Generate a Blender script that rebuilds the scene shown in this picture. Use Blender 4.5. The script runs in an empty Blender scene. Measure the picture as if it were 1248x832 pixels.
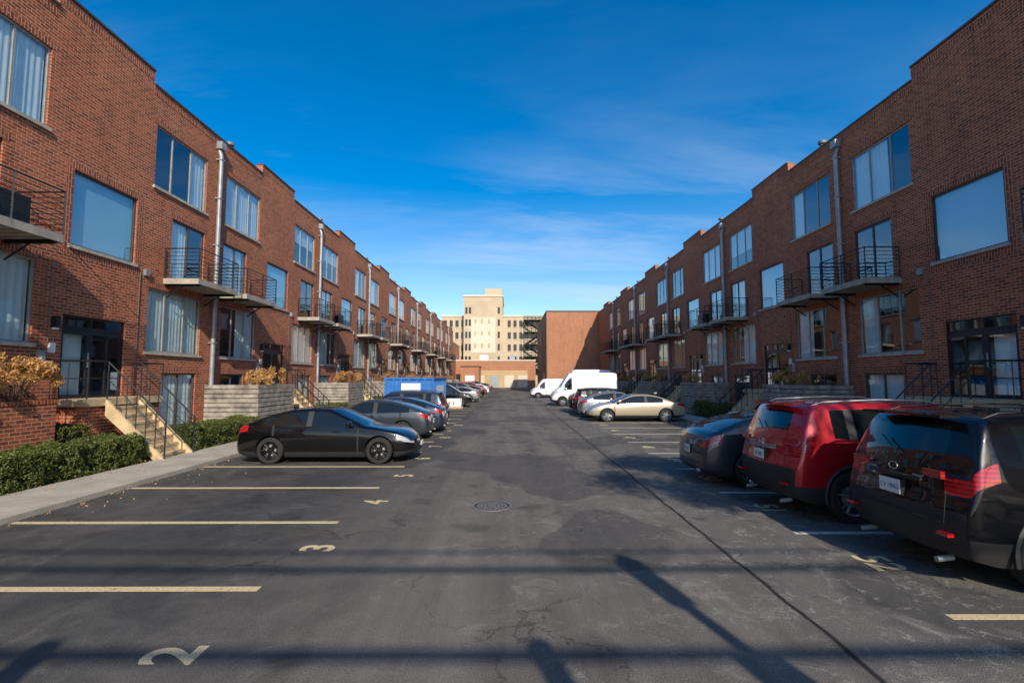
import bpy, bmesh, math, random
import numpy as np
from mathutils import Vector, Matrix, noise as mnoise
random.seed(7); np.random.seed(7)
S = bpy.context.scene
COL = S.collection

# ------------------------------------------------------------------ helpers
def nd(nt, typ, ins=None, **props):
    n = nt.nodes.new(typ)
    for k, v in props.items():
        setattr(n, k, v)
    if ins:
        for k, v in ins.items():
            s = n.inputs[k]
            if isinstance(v, bpy.types.NodeSocket):
                nt.links.new(v, s)
            else:
                s.default_value = v
    return n
def MA(nt, op, a, b=0.0, clamp=False):
    n = nt.nodes.new('ShaderNodeMath'); n.operation = op; n.use_clamp = clamp
    for i, v in enumerate((a, b)):
        if isinstance(v, bpy.types.NodeSocket): nt.links.new(v, n.inputs[i])
        else: n.inputs[i].default_value = v
    return n.outputs[0]
def RG(nt, v, a, b, c=0.0, d=1.0):
    n = nt.nodes.new('ShaderNodeMapRange'); n.clamp = True
    nt.links.new(v, n.inputs[0])
    for i, k in enumerate((a, b, c, d)): n.inputs[i+1].default_value = k
    return n.outputs[0]
def MX(nt, f, a, b, bt='MIX'):
    n = nt.nodes.new('ShaderNodeMix'); n.data_type = 'RGBA'; n.blend_type = bt
    for s, v in ((n.inputs[0], f), (n.inputs[6], a), (n.inputs[7], b)):
        if isinstance(v, bpy.types.NodeSocket): nt.links.new(v, s)
        elif isinstance(v, (int, float)): s.default_value = v
        else: s.default_value = (*v[:3], 1)
    return n.outputs[2]
def NO(nt, vec, scale, detail=3, rough=.55, dist=0.0):
    n = nd(nt, 'ShaderNodeTexNoise', {'Scale': scale, 'Detail': detail, 'Roughness': rough, 'Distortion': dist})
    if vec is not None: nt.links.new(vec, n.inputs['Vector'])
    return n.outputs['Fac']
def new_mat(name):
    m = bpy.data.materials.new(name); m.use_nodes = True
    nt = m.node_tree
    p = nt.nodes['Principled BSDF']
    return m, nt, p
def setp(nt, p, **kw):
    names = {'col':'Base Color','rough':'Roughness','metal':'Metallic','coat':'Coat Weight','coatr':'Coat Roughness','spec':'Specular IOR Level','nrm':'Normal','em':'Emission Strength'}
    for k, v in kw.items():
        s = p.inputs[names[k]]
        if isinstance(v, bpy.types.NodeSocket): nt.links.new(v, s)
        elif k == 'col': s.default_value = (*v[:3], 1)
        else: s.default_value = v
def simple(name, col, rough=.6, metal=0.0, var=.15, scale=6.0, bump=0.0, **kw):
    m, nt, p = new_mat(name)
    tc = nd(nt, 'ShaderNodeTexCoord').outputs['Object']
    n = NO(nt, tc, scale, 5, .6)
    c = MX(nt, RG(nt, n, .3, .7), [x*(1-var) for x in col], [min(1, x*(1+var)) for x in col])
    setp(nt, p, col=c, rough=rough, metal=metal, **kw)
    if bump:
        b = nd(nt, 'ShaderNodeBump', {'Height': NO(nt, tc, scale*8, 4), 'Strength': bump, 'Distance': .01})
        setp(nt, p, nrm=b.outputs[0])
    return m
def bumpn(nt, h, strength, dist):
    return nd(nt, 'ShaderNodeBump', {'Height': h, 'Strength': strength, 'Distance': dist}).outputs[0]

def brick_mat(name, c1, c2, mortar, rot=False, stain=1.0, size=(.235,.084)):
    m, nt, p = new_mat(name)
    uv = nd(nt, 'ShaderNodeTexCoord').outputs['UV']
    vec = uv
    if rot:
        vec = nd(nt, 'ShaderNodeMapping', {'Vector': uv, 'Rotation': (0, 0, math.pi/2)}).outputs[0]
    b = nd(nt, 'ShaderNodeTexBrick', {'Vector': vec, 'Color1': (*c1, 1), 'Color2': (*c2, 1), 'Mortar': (*mortar, 1),
        'Scale': 1.0, 'Mortar Size': .0085, 'Mortar Smooth': .2, 'Bias': -.1, 'Brick Width': size[0], 'Row Height': size[1]}, offset=.5)
    n1 = NO(nt, uv, .45, 5, .6); n2 = NO(nt, uv, 9, 4, .7)
    n3 = NO(nt, nd(nt, 'ShaderNodeMapping', {'Vector': uv, 'Scale': (2.2, .18, 1)}).outputs[0], 1.0, 4, .6)
    c = MX(nt, RG(nt, n1, .3, .7, 0, .45*stain), b.outputs['Color'], (.70, .58, .52), 'MULTIPLY')
    c = MX(nt, RG(nt, n2, .35, .75, 0, .6), c, (1.35, 1.25, 1.15), 'MULTIPLY')
    c = MX(nt, RG(nt, n3, .52, .75, 0, .45*stain), c, (.5, .44, .41), 'MULTIPLY')
    h = MA(nt, 'ADD', MA(nt, 'MULTIPLY', b.outputs['Fac'], -1.0), MA(nt, 'MULTIPLY', n2, .25))
    setp(nt, p, col=c, rough=.85, nrm=bumpn(nt, h, .6, .008), spec=.2)
    return m

M = {}
M['brick'] = brick_mat('brick', (.47,.128,.058), (.22,.056,.030), (.52,.36,.24))
M['soldier'] = brick_mat('brick_soldier', (.38,.095,.045), (.18,.048,.029), (.52,.36,.24), rot=True)
M['brick_far'] = brick_mat('brick_far', (.44,.19,.095), (.34,.135,.072), (.42,.31,.22))
M['stone'] = simple('stone_sill', (.46,.41,.33), .85, var=.25, bump=.3)
M['concrete'] = simple('concrete', (.36,.32,.26), .9, var=.25, scale=2.5, bump=.4)
M['tanconc'] = simple('tan_concrete', (.56,.42,.24), .85, var=.2, scale=3, bump=.3)
M['coping'] = simple('coping_metal', (.09,.07,.06), .5, .3)
M['galv'] = simple('galvanised', (.33,.34,.35), .5, .4, var=.25, scale=3)
M['frame'] = simple('window_frame', (.07,.065,.06), .5, .2)
M['framel'] = simple('window_frame_light', (.34,.31,.27), .5, .2)
M['black'] = simple('black_metal', (.018,.018,.02), .45, .2)
M['curtain'] = simple('curtain', (.86,.85,.81), .9, var=.06)
M['blind'] = simple('blind', (.36,.62,.74), .6, var=.05, scale=1)
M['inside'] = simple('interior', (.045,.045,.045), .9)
M['roof'] = simple('roof_felt', (.12,.12,.12), .9)
M['slat'] = simple('weathered_slats', (.29,.255,.21), .85, var=.5, scale=3, bump=.3)
M['soil'] = simple('soil_mulch', (.10,.07,.045), .95, var=.45, scale=12, bump=1)
M['white'] = simple('white_paint', (.75,.75,.73), .5, var=.05)
M['rubber'] = simple('rubber', (.018,.018,.018), .8, var=.2)
M['rimdark'] = simple('rim_dark', (.03,.03,.03), .3, .7)
M['rimsilver'] = simple('rim_silver', (.45,.45,.46), .3, .9)
M['plastic'] = simple('black_plastic', (.022,.022,.023), .55, var=.1)
M['wood'] = simple('utility_wood', (.12,.085,.06), .9, var=.3)
M['iron'] = simple('cast_iron', (.20,.185,.17), .6, .4, var=.3, scale=20)
M['irond'] = simple('cast_iron_dark', (.025,.024,.023), .8, .2)

def glass_mat():
    m, nt, p = new_mat('window_glass'); nt.nodes.remove(p)
    out = [n for n in nt.nodes if n.type == 'OUTPUT_MATERIAL'][0]
    tc = nd(nt, 'ShaderNodeTexCoord').outputs['Object']
    bn = bumpn(nt, NO(nt, tc, .8, 2), .06, .05)
    tr = nd(nt, 'ShaderNodeBsdfTransparent', {'Color': (.84,.94,.95,1)})
    gl = nd(nt, 'ShaderNodeBsdfGlossy', {'Color': (.74,.90,1.0,1), 'Roughness': .02, 'Normal': bn})
    ge = nd(nt, 'ShaderNodeNewGeometry')
    dt = nd(nt, 'ShaderNodeVectorMath', {0: ge.outputs['True Normal'], 1: ge.outputs['Incoming']}, operation='DOT_PRODUCT').outputs['Value']
    c = MA(nt, 'ABSOLUTE', dt)
    f = MA(nt, 'POWER', MA(nt, 'SUBTRACT', 1.0, c, True), 3.4)
    f = MA(nt, 'ADD', MA(nt, 'MULTIPLY', f, .78), .17, True)
    mx = nd(nt, 'ShaderNodeMixShader', {0: f, 1: tr.outputs[0], 2: gl.outputs[0]})
    nt.links.new(mx.outputs[0], out.inputs['Surface'])
    return m
M['glass'] = glass_mat()

def paint_mat(name, col, metal=.4, rough=.38, dust=.2, spec=.5):
    m, nt, p = new_mat(name)
    tc = nd(nt, 'ShaderNodeTexCoord').outputs['Object']
    n = NO(nt, tc, 2.5, 5, .65)
    geo = nd(nt, 'ShaderNodeSeparateXYZ', {'Vector': tc})
    low = RG(nt, MA(nt, 'ADD', geo.outputs['Z'], MA(nt, 'MULTIPLY', n, .5)), .35, .8, dust, 0)
    c = MX(nt, low, col, (.12,.105,.09))
    setp(nt, p, col=c, metal=metal, rough=rough, spec=spec, coat=1.0, coatr=MA(nt, 'ADD', MA(nt, 'MULTIPLY', n, .04), .01))
    return m
PAINT = {'black': paint_mat('paint_black', (.003,.003,.004), .0, .3, .05, .15), 'grey': paint_mat('paint_grey', (.050,.060,.070), .6),
 'red': paint_mat('paint_red', (.45,.008,.016), .3, .35, .10), 'beige': paint_mat('paint_beige', (.50,.42,.31), .5),
 'white': paint_mat('paint_white', (.78,.79,.80), 0, .4), 'silver': paint_mat('paint_silver', (.30,.31,.33), .7),
 'blue': paint_mat('paint_navy', (.02,.035,.07), .5)}
def cglass():
    m, nt, p = new_mat('car_glass'); setp(nt, p, col=(.008,.011,.012), rough=.02, spec=.6, coat=.2, coatr=.01); return m
M['cglass'] = cglass()
def light_mat(name, col, rough=.12):
    m, nt, p = new_mat(name)
    tc = nd(nt, 'ShaderNodeTexCoord').outputs['Object']
    w = nd(nt, 'ShaderNodeTexWave', {'Vector': tc, 'Scale': 7.0}, bands_direction='Z').outputs['Fac']
    setp(nt, p, col=MX(nt, RG(nt, w, .3, .7, 0, .6), col, [x*.25 for x in col]), rough=rough, coat=1, spec=.7); return m
M['tail'] = light_mat('tail_light', (.50,.010,.012)); M['head'] = light_mat('head_light', (.55,.57,.6))

class MB:
    def __init__(s): s.v=[]; s.f=[]; s.m=[]; s.mats=[]
    def mi(s, m):
        if isinstance(m, str): m = M[m]
        if m not in s.mats: s.mats.append(m)
        return s.mats.index(m)
    def face(s, pts, m):
        i=len(s.v); s.v += [tuple(p) for p in pts]; s.f.append(tuple(range(i,i+len(pts)))); s.m.append(s.mi(m))
    def box(s, x0,x1,y0,y1,z0,z1, m):
        if x0>x1:x0,x1=x1,x0
        if y0>y1:y0,y1=y1,y0
        if z0>z1:z0,z1=z1,z0
        i=len(s.v); k=s.mi(m)
        s.v += [(x0,y0,z0),(x1,y0,z0),(x1,y1,z0),(x0,y1,z0),(x0,y0,z1),(x1,y0,z1),(x1,y1,z1),(x0,y1,z1)]
        for q in ((3,2,1,0),(4,5,6,7),(0,1,5,4),(1,2,6,5),(2,3,7,6),(3,0,4,7)):
            s.f.append(tuple(i+a for a in q)); s.m.append(k)
    def tube(s, p0, p1, r, m, n=8, r1=None):
        p0=Vector(p0); p1=Vector(p1); r1 = r if r1 is None else r1
        d=(p1-p0); 
        if d.length<1e-6: return
        q=d.to_track_quat('Z','Y'); i=len(s.v); k=s.mi(m)
        for p,rr in ((p0,r),(p1,r1)):
            for a in range(n):
                t=2*math.pi*a/n
                s.v.append(tuple(p+q@Vector((rr*math.cos(t),rr*math.sin(t),0))))
        for a in range(n):
            b=(a+1)%n
            s.f.append((i+a,i+b,i+n+b,i+n+a)); s.m.append(k)
        s.f.append(tuple(i+a for a in reversed(range(n)))); s.m.append(k)
        s.f.append(tuple(i+n+a for a in range(n))); s.m.append(k)
    def bar(s, p0, p1, w, m): s.tube(p0,p1,w*.7,m,4)
    def lathe(s, prof, c, axis, m, n=24):
        c=Vector(c); i=len(s.v); ms=m if isinstance(m,list) else [m]*(len(prof)-1)
        for (h,r) in prof:
            for a in range(n):
                t=2*math.pi*a/n; u,w=r*math.cos(t),r*math.sin(t)
                s.v.append(tuple(c+(Vector((u,h,w)) if axis=='Y' else Vector((u,w,h)))))
        for j in range(len(prof)-1):
            k=s.mi(ms[j])
            for a in range(n):
                b=(a+1)%n
                s.f.append((i+j*n+a,i+j*n+b,i+(j+1)*n+b,i+(j+1)*n+a)); s.m.append(k)
    def obj(s, name, parent=None, smooth=False, bevel=0):
        me=bpy.data.meshes.new(name); me.from_pydata(s.v,[],s.f)
        for mm in s.mats: me.materials.append(mm)
        me.polygons.foreach_set('material_index', s.m)
        uvl=me.uv_layers.new(name='UVMap'); 
        co=s.v
        uvs=[]
        for p in me.polygons:
            nx,ny,nz=map(abs,p.normal)
            for vi in p.vertices:
                x,y,z=co[vi]
                if nz>nx and nz>ny: uvs += [x,y]
                elif nx>=ny: uvs += [y,z]
                else: uvs += [x,z]
        uvl.data.foreach_set('uv', uvs)
        o=bpy.data.objects.new(name, me); COL.objects.link(o)
        if smooth:
            me.polygons.foreach_set('use_smooth',[True]*len(me.polygons)); me.set_sharp_from_angle(angle=math.radians(38))
        if bevel:
            b=o.modifiers.new('b','BEVEL'); b.width=bevel; b.segments=2; b.limit_method='ANGLE'
        if parent: o.parent=parent
        return o
def empty(name, loc=(0,0,0), rz=0):
    e=bpy.data.objects.new(name,None); e.location=loc; e.rotation_euler=(0,0,rz); COL.objects.link(e); return e

# ------------------------------------------------------------------ ground
def asphalt():
    m, nt, p = new_mat('asphalt')
    tc = nd(nt, 'ShaderNodeTexCoord').outputs['Object']
    X = nd(nt, 'ShaderNodeSeparateXYZ', {'Vector': tc}).outputs['X']
    big = NO(nt, tc, .35, 4, .6); mid = NO(nt, tc, 2.6, 7, .68, .6); fine = NO(nt, tc, 80, 2, .6)
    st = NO(nt, nd(nt,'ShaderNodeMapping',{'Vector':tc,'Scale':(1.6,.10,1)}).outputs[0], 1.0, 5, .62)
    c = MX(nt, RG(nt, mid, .28, .72), (.062,.060,.057), (.118,.112,.103))
    c = MX(nt, RG(nt, big, .38, .62, 0, .7), c, (.60,.60,.61), 'MULTIPLY')
    lane = MA(nt,'MULTIPLY', RG(nt, X, -3.4, -1.0), RG(nt, X, 2.2, 3.1, 1, .6))
    c = MX(nt, MA(nt,'MULTIPLY', lane, RG(nt, st, .3, .65, .2, .85)), c, (.195,.172,.146))
    xw = MA(nt,'ADD', X, MA(nt,'MULTIPLY', NO(nt, tc, 1.2, 3), .12))
    old = RG(nt, xw, 2.86, 2.90)
    c = MX(nt, MA(nt,'MULTIPLY', old, .45), c, (.155,.146,.132))
    seam = MA(nt,'MULTIPLY', RG(nt, xw, 2.82, 2.845), RG(nt, xw, 2.87, 2.895, 1, 0))
    sc = NO(nt, tc, 1.5, 9, .80, .8)
    c = MX(nt, MA(nt,'MULTIPLY', RG(nt, sc, .54, .64), RG(nt, X, -2.5, 3.2, .18, .8)), c, (.29,.27,.24))
    pn = NO(nt, nd(nt,'ShaderNodeMapping',{'Vector':tc,'Scale':(.35,.22,1),'Location':(3.1,1.7,0)}).outputs[0], 1.0, 2, .4)
    c = MX(nt, MA(nt,'MULTIPLY', RG(nt, pn, .56, .575), .5), c, (.048,.048,.049))
    dis = nd(nt,'ShaderNodeTexNoise',{'Vector':tc,'Scale':2.2,'Detail':4.0,'Roughness':.6}).outputs['Color']
    vv = nd(nt,'ShaderNodeVectorMath',{0:tc,1:nd(nt,'ShaderNodeVectorMath',{0:dis,'Scale':.9},operation='SCALE').outputs[0]},operation='ADD').outputs[0]
    vo = nd(nt,'ShaderNodeTexVoronoi',{'Vector':vv,'Scale':.6},feature='DISTANCE_TO_EDGE').outputs[0]
    vo2 = nd(nt,'ShaderNodeTexVoronoi',{'Vector':vv,'Scale':3.4},feature='DISTANCE_TO_EDGE').outputs[0]
    cr = MA(nt,'MULTIPLY', RG(nt, vo, .004, .014, 1, 0), RG(nt, big, .46, .54))
    cr2 = MA(nt,'MULTIPLY', MA(nt,'MULTIPLY', RG(nt, vo2, .012, .06, 1, 0), RG(nt, mid, .48, .60)), RG(nt, X, .2, 3.4, .05, .85))
    c = MX(nt, MA(nt,'MULTIPLY', cr, .55), c, (.028,.028,.028))
    c = MX(nt, MA(nt,'MULTIPLY', cr2, .75), c, (.33,.305,.27))
    c = MX(nt, seam, c, (.024,.024,.024))
    c = MX(nt, MA(nt,'MULTIPLY', RG(nt, NO(nt, tc, .9, 3, .5), .60, .72), .6), c, (.032,.031,.030))
    c = MX(nt, RG(nt, fine, .35, .7), MX(nt,1.0,c,(.66,.66,.66),'MULTIPLY'), MX(nt,1.0,c,(1.42,1.40,1.36),'MULTIPLY'))
    h = MA(nt,'ADD', fine, MA(nt,'MULTIPLY', mid, .8))
    setp(nt, p, col=c, rough=RG(nt, mid, .3, .7, .78, .94), spec=.2, nrm=bumpn(nt, h, .5, .012))
    return m
M['asphalt'] = asphalt()
def sheet(name, x0,x1,y0,y1,z,m,parent=None):
    b=MB(); b.face([(x0,y0,z),(x1,y0,z),(x1,y1,z),(x0,y1,z)],m); return b.obj(name,parent)
M['earth']=simple('earth',(.12,.11,.10),.95,var=.3,scale=.3)
sheet('ground',-700,700,-300,1200,-.012,'earth')
sheet('parking_lot',-7.8,9.2,-30,112,0,'asphalt')

def paving():
    m, nt, p = new_mat('sidewalk_concrete')
    tc = nd(nt,'ShaderNodeTexCoord').outputs['Object']
    sp = nd(nt,'ShaderNodeSeparateXYZ',{'Vector':tc}).outputs['Y']
    fr = MA(nt,'FRACT', MA(nt,'DIVIDE', sp, 1.5)); j = RG(nt, fr, .004, .012, 1, 0)
    n = NO(nt, tc, 1.2, 7, .7); f = NO(nt, tc, 60, 3)
    c = MX(nt, RG(nt, n, .3, .72), (.33,.285,.225), (.54,.48,.39))
    c = MX(nt, MA(nt,'MULTIPLY', j, .75), c, (.05,.045,.04))
    c = MX(nt, RG(nt, f,.3,.7,0,.3), c, (.7,.7,.7),'MULTIPLY')
    setp(nt,p,col=c,rough=.9,nrm=bumpn(nt,MA(nt,'SUBTRACT',f,MA(nt,'MULTIPLY',j,3.0)),.4,.006)); return m
M['paving']=paving()
for nm,xa,xb in (('sidewalk',-9.3,-7.8),('sidewalk',9.2,10.6)):
    b=MB(); b.box(xa,xb,-30,98,-.05,.11,'paving'); b.obj(nm,bevel=.02)
b=MB(); b.box(-11.9,-9.305,-30,98,-.05,.07,'soil'); b.obj('planting_bed')
b=MB(); b.box(10.605,13.3,-30,98,-.05,.07,'soil'); b.obj('planting_bed')

def paint_line(name, col, lo=.2):
    m, nt, p = new_mat(name)
    out=[n for n in nt.nodes if n.type=='OUTPUT_MATERIAL'][0]
    tc = nd(nt,'ShaderNodeTexCoord').outputs['Object']
    a = NO(nt, tc, 7, 8, .75); bb = NO(nt, tc, 45, 3, .7); 
    f = MA(nt,'MULTIPLY', RG(nt, a, .36, .46, lo, 1), RG(nt, bb, .34, .44, .35, 1))
    setp(nt,p,col=MX(nt,RG(nt,a,.4,.7),col,[x*.72 for x in col]),rough=.75)
    t=nd(nt,'ShaderNodeBsdfTransparent')
    mx=nd(nt,'ShaderNodeMixShader',{0:f,1:t.outputs[0],2:p.outputs[0]}); nt.links.new(mx.outputs[0],out.inputs['Surface']); return m
M['lineY']=paint_line('worn_yellow_paint',(.72,.55,.31),.4); M['lineW']=paint_line('worn_white_paint',(.68,.63,.53))
M['lineN']=paint_line('number_paint',(.74,.57,.32),.65)
mark=empty('parking_stall_markings')
b=MB(); y=3.0
for i in range(36):
    b.box(-7.75,-2.68,y-.055,y+.055,.001,.004,'lineY'); y+=2.4
b.obj('left_lines',mark)
b=MB(); y=4.75
for i in range(34):
    b.box(4.15,9.1,y-.05,y+.05,.001,.004,'lineW' if i else 'lineY'); y+=2.5
b.obj('right_lines',mark)
def text_mesh(name, body, size, mat, loc, rot, parent, sx=1, bold=0.012, extrude=0.0):
    cu=bpy.data.curves.new(name,'FONT'); cu.body=body; cu.size=size; cu.align_x='CENTER'; cu.align_y='CENTER'; cu.offset=bold; cu.extrude=extrude
    o=bpy.data.objects.new(name,cu); COL.objects.link(o)
    dg=bpy.context.evaluated_depsgraph_get(); me=bpy.data.meshes.new_from_object(o.evaluated_get(dg))
    bpy.data.objects.remove(o)
    me.materials.clear(); me.materials.append(mat)
    o=bpy.data.objects.new(name,me); COL.objects.link(o); o.location=loc; o.rotation_euler=rot; o.scale=(sx,1,1); o.parent=parent
    return o
for i in range(9):
    text_mesh('number',str(i+2),.60,M['lineN'],((-2.72,-2.52,-2.42)[min(i,2)],4.15+2.4*i+(.1 if i else 0),.004),(0,0,math.pi/2),mark,.95,.016)
for i in range(9):
    text_mesh('number',str(52-i),.55,M['lineN'],(4.5,6.1+2.5*i,.004),(0,0,-math.pi/2),mark,.95,.014)

b=MB(); b.lathe([(.005,.36),(.012,.355),(.012,.31),(.006,.305),(.006,.295),(.010,.29),(.010,.0)],(-.31,8.75,0),'Z',
    ['iron','iron','irond','irond','iron','irond'],40)
for a in range(5):
    for k in range(6*a if a else 1):
        t=2*math.pi*k/max(1,6*a); x=-.31+.062*a*math.cos(t); yy=8.75+.062*a*math.sin(t)
        b.box(x-.019,x+.019,yy-.019,yy+.019,.009,.016,'iron')
b.obj('manhole_cover')

# ------------------------------------------------------------------ terraces
def terrace(name, sgn, Xw, yp0, kmin, kmax, ystart, yend, seed):
    rnd=random.Random(seed)
    root=empty(name)
    P=10.5
    def X(d): return Xw+sgn*d
    wall=MB(); trim=MB(); fr=MB(); gl=MB(); cu=MB(); bal=MB(); st=MB(); pipe=MB(); misc=MB()
    ops=[]; talls=[]
    for k in range(kmin,kmax+1):
        c=yp0+P*k
        for a,bb in ((-3.35,-.62),(.68,3.4)):
            ops.append((c+a,c+bb,8.62,10.72,'w3',k)); ops.append((c+a,c+bb,3.1,5.22,'w1',k))
        for a,bb in ((-2.4,-.6),(.65,2.4)): ops.append((c+a,c+bb,5.66,7.82,'bd',k))
        ops.append((c-2.55,c-.75,.55,2.42,'bs',k)); ops.append((c+.8,c+2.5,1.2,2.42,'bs',k))
        ops.append((c-6.25,c-4.0,5.82,7.9,'pane',k)); ops.append((c-6.3,c-4.2,1.7,3.95,'door',k))
        talls.append((c-7.0,c-3.58))
    talls.append((yp0+P*(kmax+1)-7.0,yp0+P*(kmax+1)-3.58))
    ops=[o for o in ops if o[0]>ystart+.3 and o[1]<yend-.3]
    ys=sorted({ystart,yend,*[o[0] for o in ops],*[o[1] for o in ops],*[t for T in talls for t in T if ystart<t<yend]})
    zs=sorted({0,11.95,12.4,*[o[2] for o in ops],*[o[3] for o in ops]})
    istall=lambda y:any(a<y<b_ for a,b_ in talls)
    for i in range(len(ys)-1):
        ym=(ys[i]+ys[i+1])/2; col=[o for o in ops if o[0]<ym<o[1]]; tl=istall(ym)
        for j in range(len(zs)-1):
            zm=(zs[j]+zs[j+1])/2
            solid = not any(o[2]<zm<o[3] for o in col) and (zm<11.95 or tl)
            if solid: wall.face([(X(0),ys[i],zs[j]),(X(0),ys[i+1],zs[j]),(X(0),ys[i+1],zs[j+1]),(X(0),ys[i],zs[j+1])],'brick')
        ztop=12.4 if tl else 11.95
        trim.box(X(-.32),X(.045),ys[i],ys[i+1],ztop,ztop+.07,'coping')
        wall.face([(X(-.3),ys[i],11.5),(X(-.3),ys[i+1],11.5),(X(-.3),ys[i+1],ztop),(X(-.3),ys[i],ztop)],'brick')
    for a,b_ in talls:
        for e in (a,b_):
            if ystart<e<yend: wall.face([(X(0),e,11.95),(X(-.3),e,11.95),(X(-.3),e,12.4),(X(0),e,12.4)],'brick')
    for yy in (ystart,yend):
        wall.face([(X(0),yy,0),(X(-13),yy,0),(X(-13),yy,11.95),(X(0),yy,11.95)],'brick')
        if istall(yy+.01) or istall(yy-.01): wall.face([(X(0),yy,11.95),(X(-.3),yy,11.95),(X(-.3),yy,12.4),(X(0),yy,12.4)],'brick')
    wall.face([(X(-13),ystart,0),(X(-13),yend,0),(X(-13),yend,11.95),(X(-13),ystart,11.95)],'brick')
    misc.face([(X(-.25),ystart,11.5),(X(-.25),yend,11.5),(X(-13),yend,11.5),(X(-13),ystart,11.5)],'roof')
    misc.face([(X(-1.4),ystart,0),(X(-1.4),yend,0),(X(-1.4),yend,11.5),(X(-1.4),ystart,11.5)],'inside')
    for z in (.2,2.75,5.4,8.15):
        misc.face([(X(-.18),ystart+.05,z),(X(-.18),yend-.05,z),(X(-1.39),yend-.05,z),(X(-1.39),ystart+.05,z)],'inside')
    for i in range(len(ys)-1):
        ym=(ys[i]+ys[i+1])/2; ztop=12.4 if istall(ym) else 11.95
        trim.box(X(.001),X(.007),ys[i],ys[i+1],ztop-.30,ztop-.09,'soldier')
    def curtain(ya,yb,za,zb,mat,d=-.15):
        n=max(4,int((yb-ya)/.03)); ph=rnd.random()*9; f=rnd.uniform(30,42)
        pts=[(ya+(yb-ya)*i/n, d+.009*math.sin(f*(ya+(yb-ya)*i/n)+ph)+.004*math.sin(f*.37*(ya+(yb-ya)*i/n))) for i in range(n+1)]
        for (y0,d0),(y1,d1) in zip(pts[:-1],pts[1:]):
            cu.face([(X(d0),y0,za),(X(d1),y1,za),(X(d1),y1,zb),(X(d0),y0,zb)],mat)
    def window(ya,yb,za,zb,splits,fm='frame',w=.055,d=-.045):
        g=.003
        fr.box(X(d-.06),X(d),ya+g,yb-g,za+g,za+w,fm); fr.box(X(d-.06),X(d),ya+g,yb-g,zb-w,zb-g,fm)
        fr.box(X(d-.06),X(d),ya+g,ya+w,za+w,zb-w,fm); fr.box(X(d-.06),X(d),yb-w,yb-g,za+w,zb-w,fm)
        for s in splits:
            yy=ya+(yb-ya)*s; fr.box(X(d-.055),X(d-.003),yy-w*.45,yy+w*.45,za+w,zb-w,fm)
        cs=[0]+list(splits)+[1]
        for a,bb in zip(cs[:-1],cs[1:]):
            t=rnd.uniform(-.004,.004); u=rnd.uniform(-.004,.004)
            y0=ya+(yb-ya)*a; y1=ya+(yb-ya)*bb
            gl.face([(X(d-.03+t),y0+.02,za+.02),(X(d-.03-t),y1-.02,za+.02),(X(d-.03-t+u),y1-.02,zb-.02),(X(d-.03+t+u),y0+.02,zb-.02)],'glass')
    R=.17
    for (ya,yb,za,zb,t,k) in ops:
        for q in ([(0,ya,za),(-R,ya,za),(-R,ya,zb),(0,ya,zb)],[(0,yb,za),(-R,yb,za),(-R,yb,zb),(0,yb,zb)],
                  [(0,ya,zb),(-R,ya,zb),(-R,yb,zb),(0,yb,zb)],[(0,ya,za),(-R,ya,za),(-R,yb,za),(0,yb,za)]):
            wall.face([(X(d),y_,z_) for d,y_,z_ in q],'brick')
        if t in('w3','w1','bd','bs'): trim.box(X(.001),X(.008),ya-.12,yb+.12,zb,zb+.215,'soldier')
        if t in('w3','w1','pane'): trim.box(X(-.04),X(.065),ya-.07,yb+.07,za-.085,za+.004,'stone')
        if t=='w3' or t=='w1':
            sp=rnd.choice([(.33,.66),(.28,.72),(.5,)]) if k>1 else (.31,.67)
            window(ya,yb,za,zb,sp,'framel')
            r=rnd.random()*(.9 if sgn>0 else 1.25)
            if k==0 and sgn>0: r={'w3':.6,'w1':.2}[t] if ya<yp0 else {'w3':.2,'w1':.7}[t]
            if k==0 and sgn<0: r=.65
            if k==-1 and sgn>0: r=.2
            if r<.50: curtain(ya+.05,yb-.05,za+.06,zb-.03,'curtain')
            elif r<.8:
                s=rnd.uniform(.35,.7)
                if rnd.random()<.5: curtain(ya+.05,ya+(yb-ya)*s,za+.06,zb-.03,'curtain')
                else: curtain(ya+(yb-ya)*s,yb-.05,za+.06,zb-.03,'curtain')
            elif r<.95:
                zc=za+(zb-za)*rnd.uniform(.2,.6)
                cu.face([(X(-.16),ya,zc),(X(-.16),yb,zc),(X(-.16),yb,zb),(X(-.16),ya,zb)],'curtain')
        elif t=='pane':
            window(ya,yb,za,zb,(), 'frame',.06)
            cu.face([(X(-.14),ya,za),(X(-.14),yb,za),(X(-.14),yb,zb),(X(-.14),ya,zb)],'blind')
            w=.215
            trim.box(X(.001),X(.009),ya-w,yb+w,zb+.002,zb+w,'soldier')
            trim.box(X(.001),X(.008),ya-w,yb+w,za-w-.09,za-.09,'soldier')
            trim.box(X(.001),X(.0075),ya-w,ya-.002,za-.085,zb,'soldier'); trim.box(X(.001),X(.0075),yb+.002,yb+w,za-.085,zb,'soldier')
        elif t=='bd':
            window(ya,yb,za,zb,(.5,),'frame',.07)
            if rnd.random()<.5: curtain(ya+.05,ya+(yb-ya)*rnd.uniform(.4,1),za+.06,zb-.03,'curtain')
        elif t=='bs':
            window(ya,yb,za,zb,(.5,),'frame',.06)
            if rnd.random()<.5: curtain(ya+.05,yb-.05,za+.06,zb-.03,'curtain')
        elif t=='door':
            fr.box(X(-.16),X(-.06),ya+.003,yb-.003,zb-.42,zb-.34,'black')
            window(ya,yb,zb-.345,zb,(.45,),'black',.05)
            window(ya,ya+.95,za,zb-.42,(),'black',.10)
            window(ya+.95,yb,za,zb-.42,(.5,),'black',.07)
            if k%2==0 or k<0: cu.box(X(-.24),X(-.22),ya+.12,ya+.85,za+.1,zb-.5,'curtain')
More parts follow.
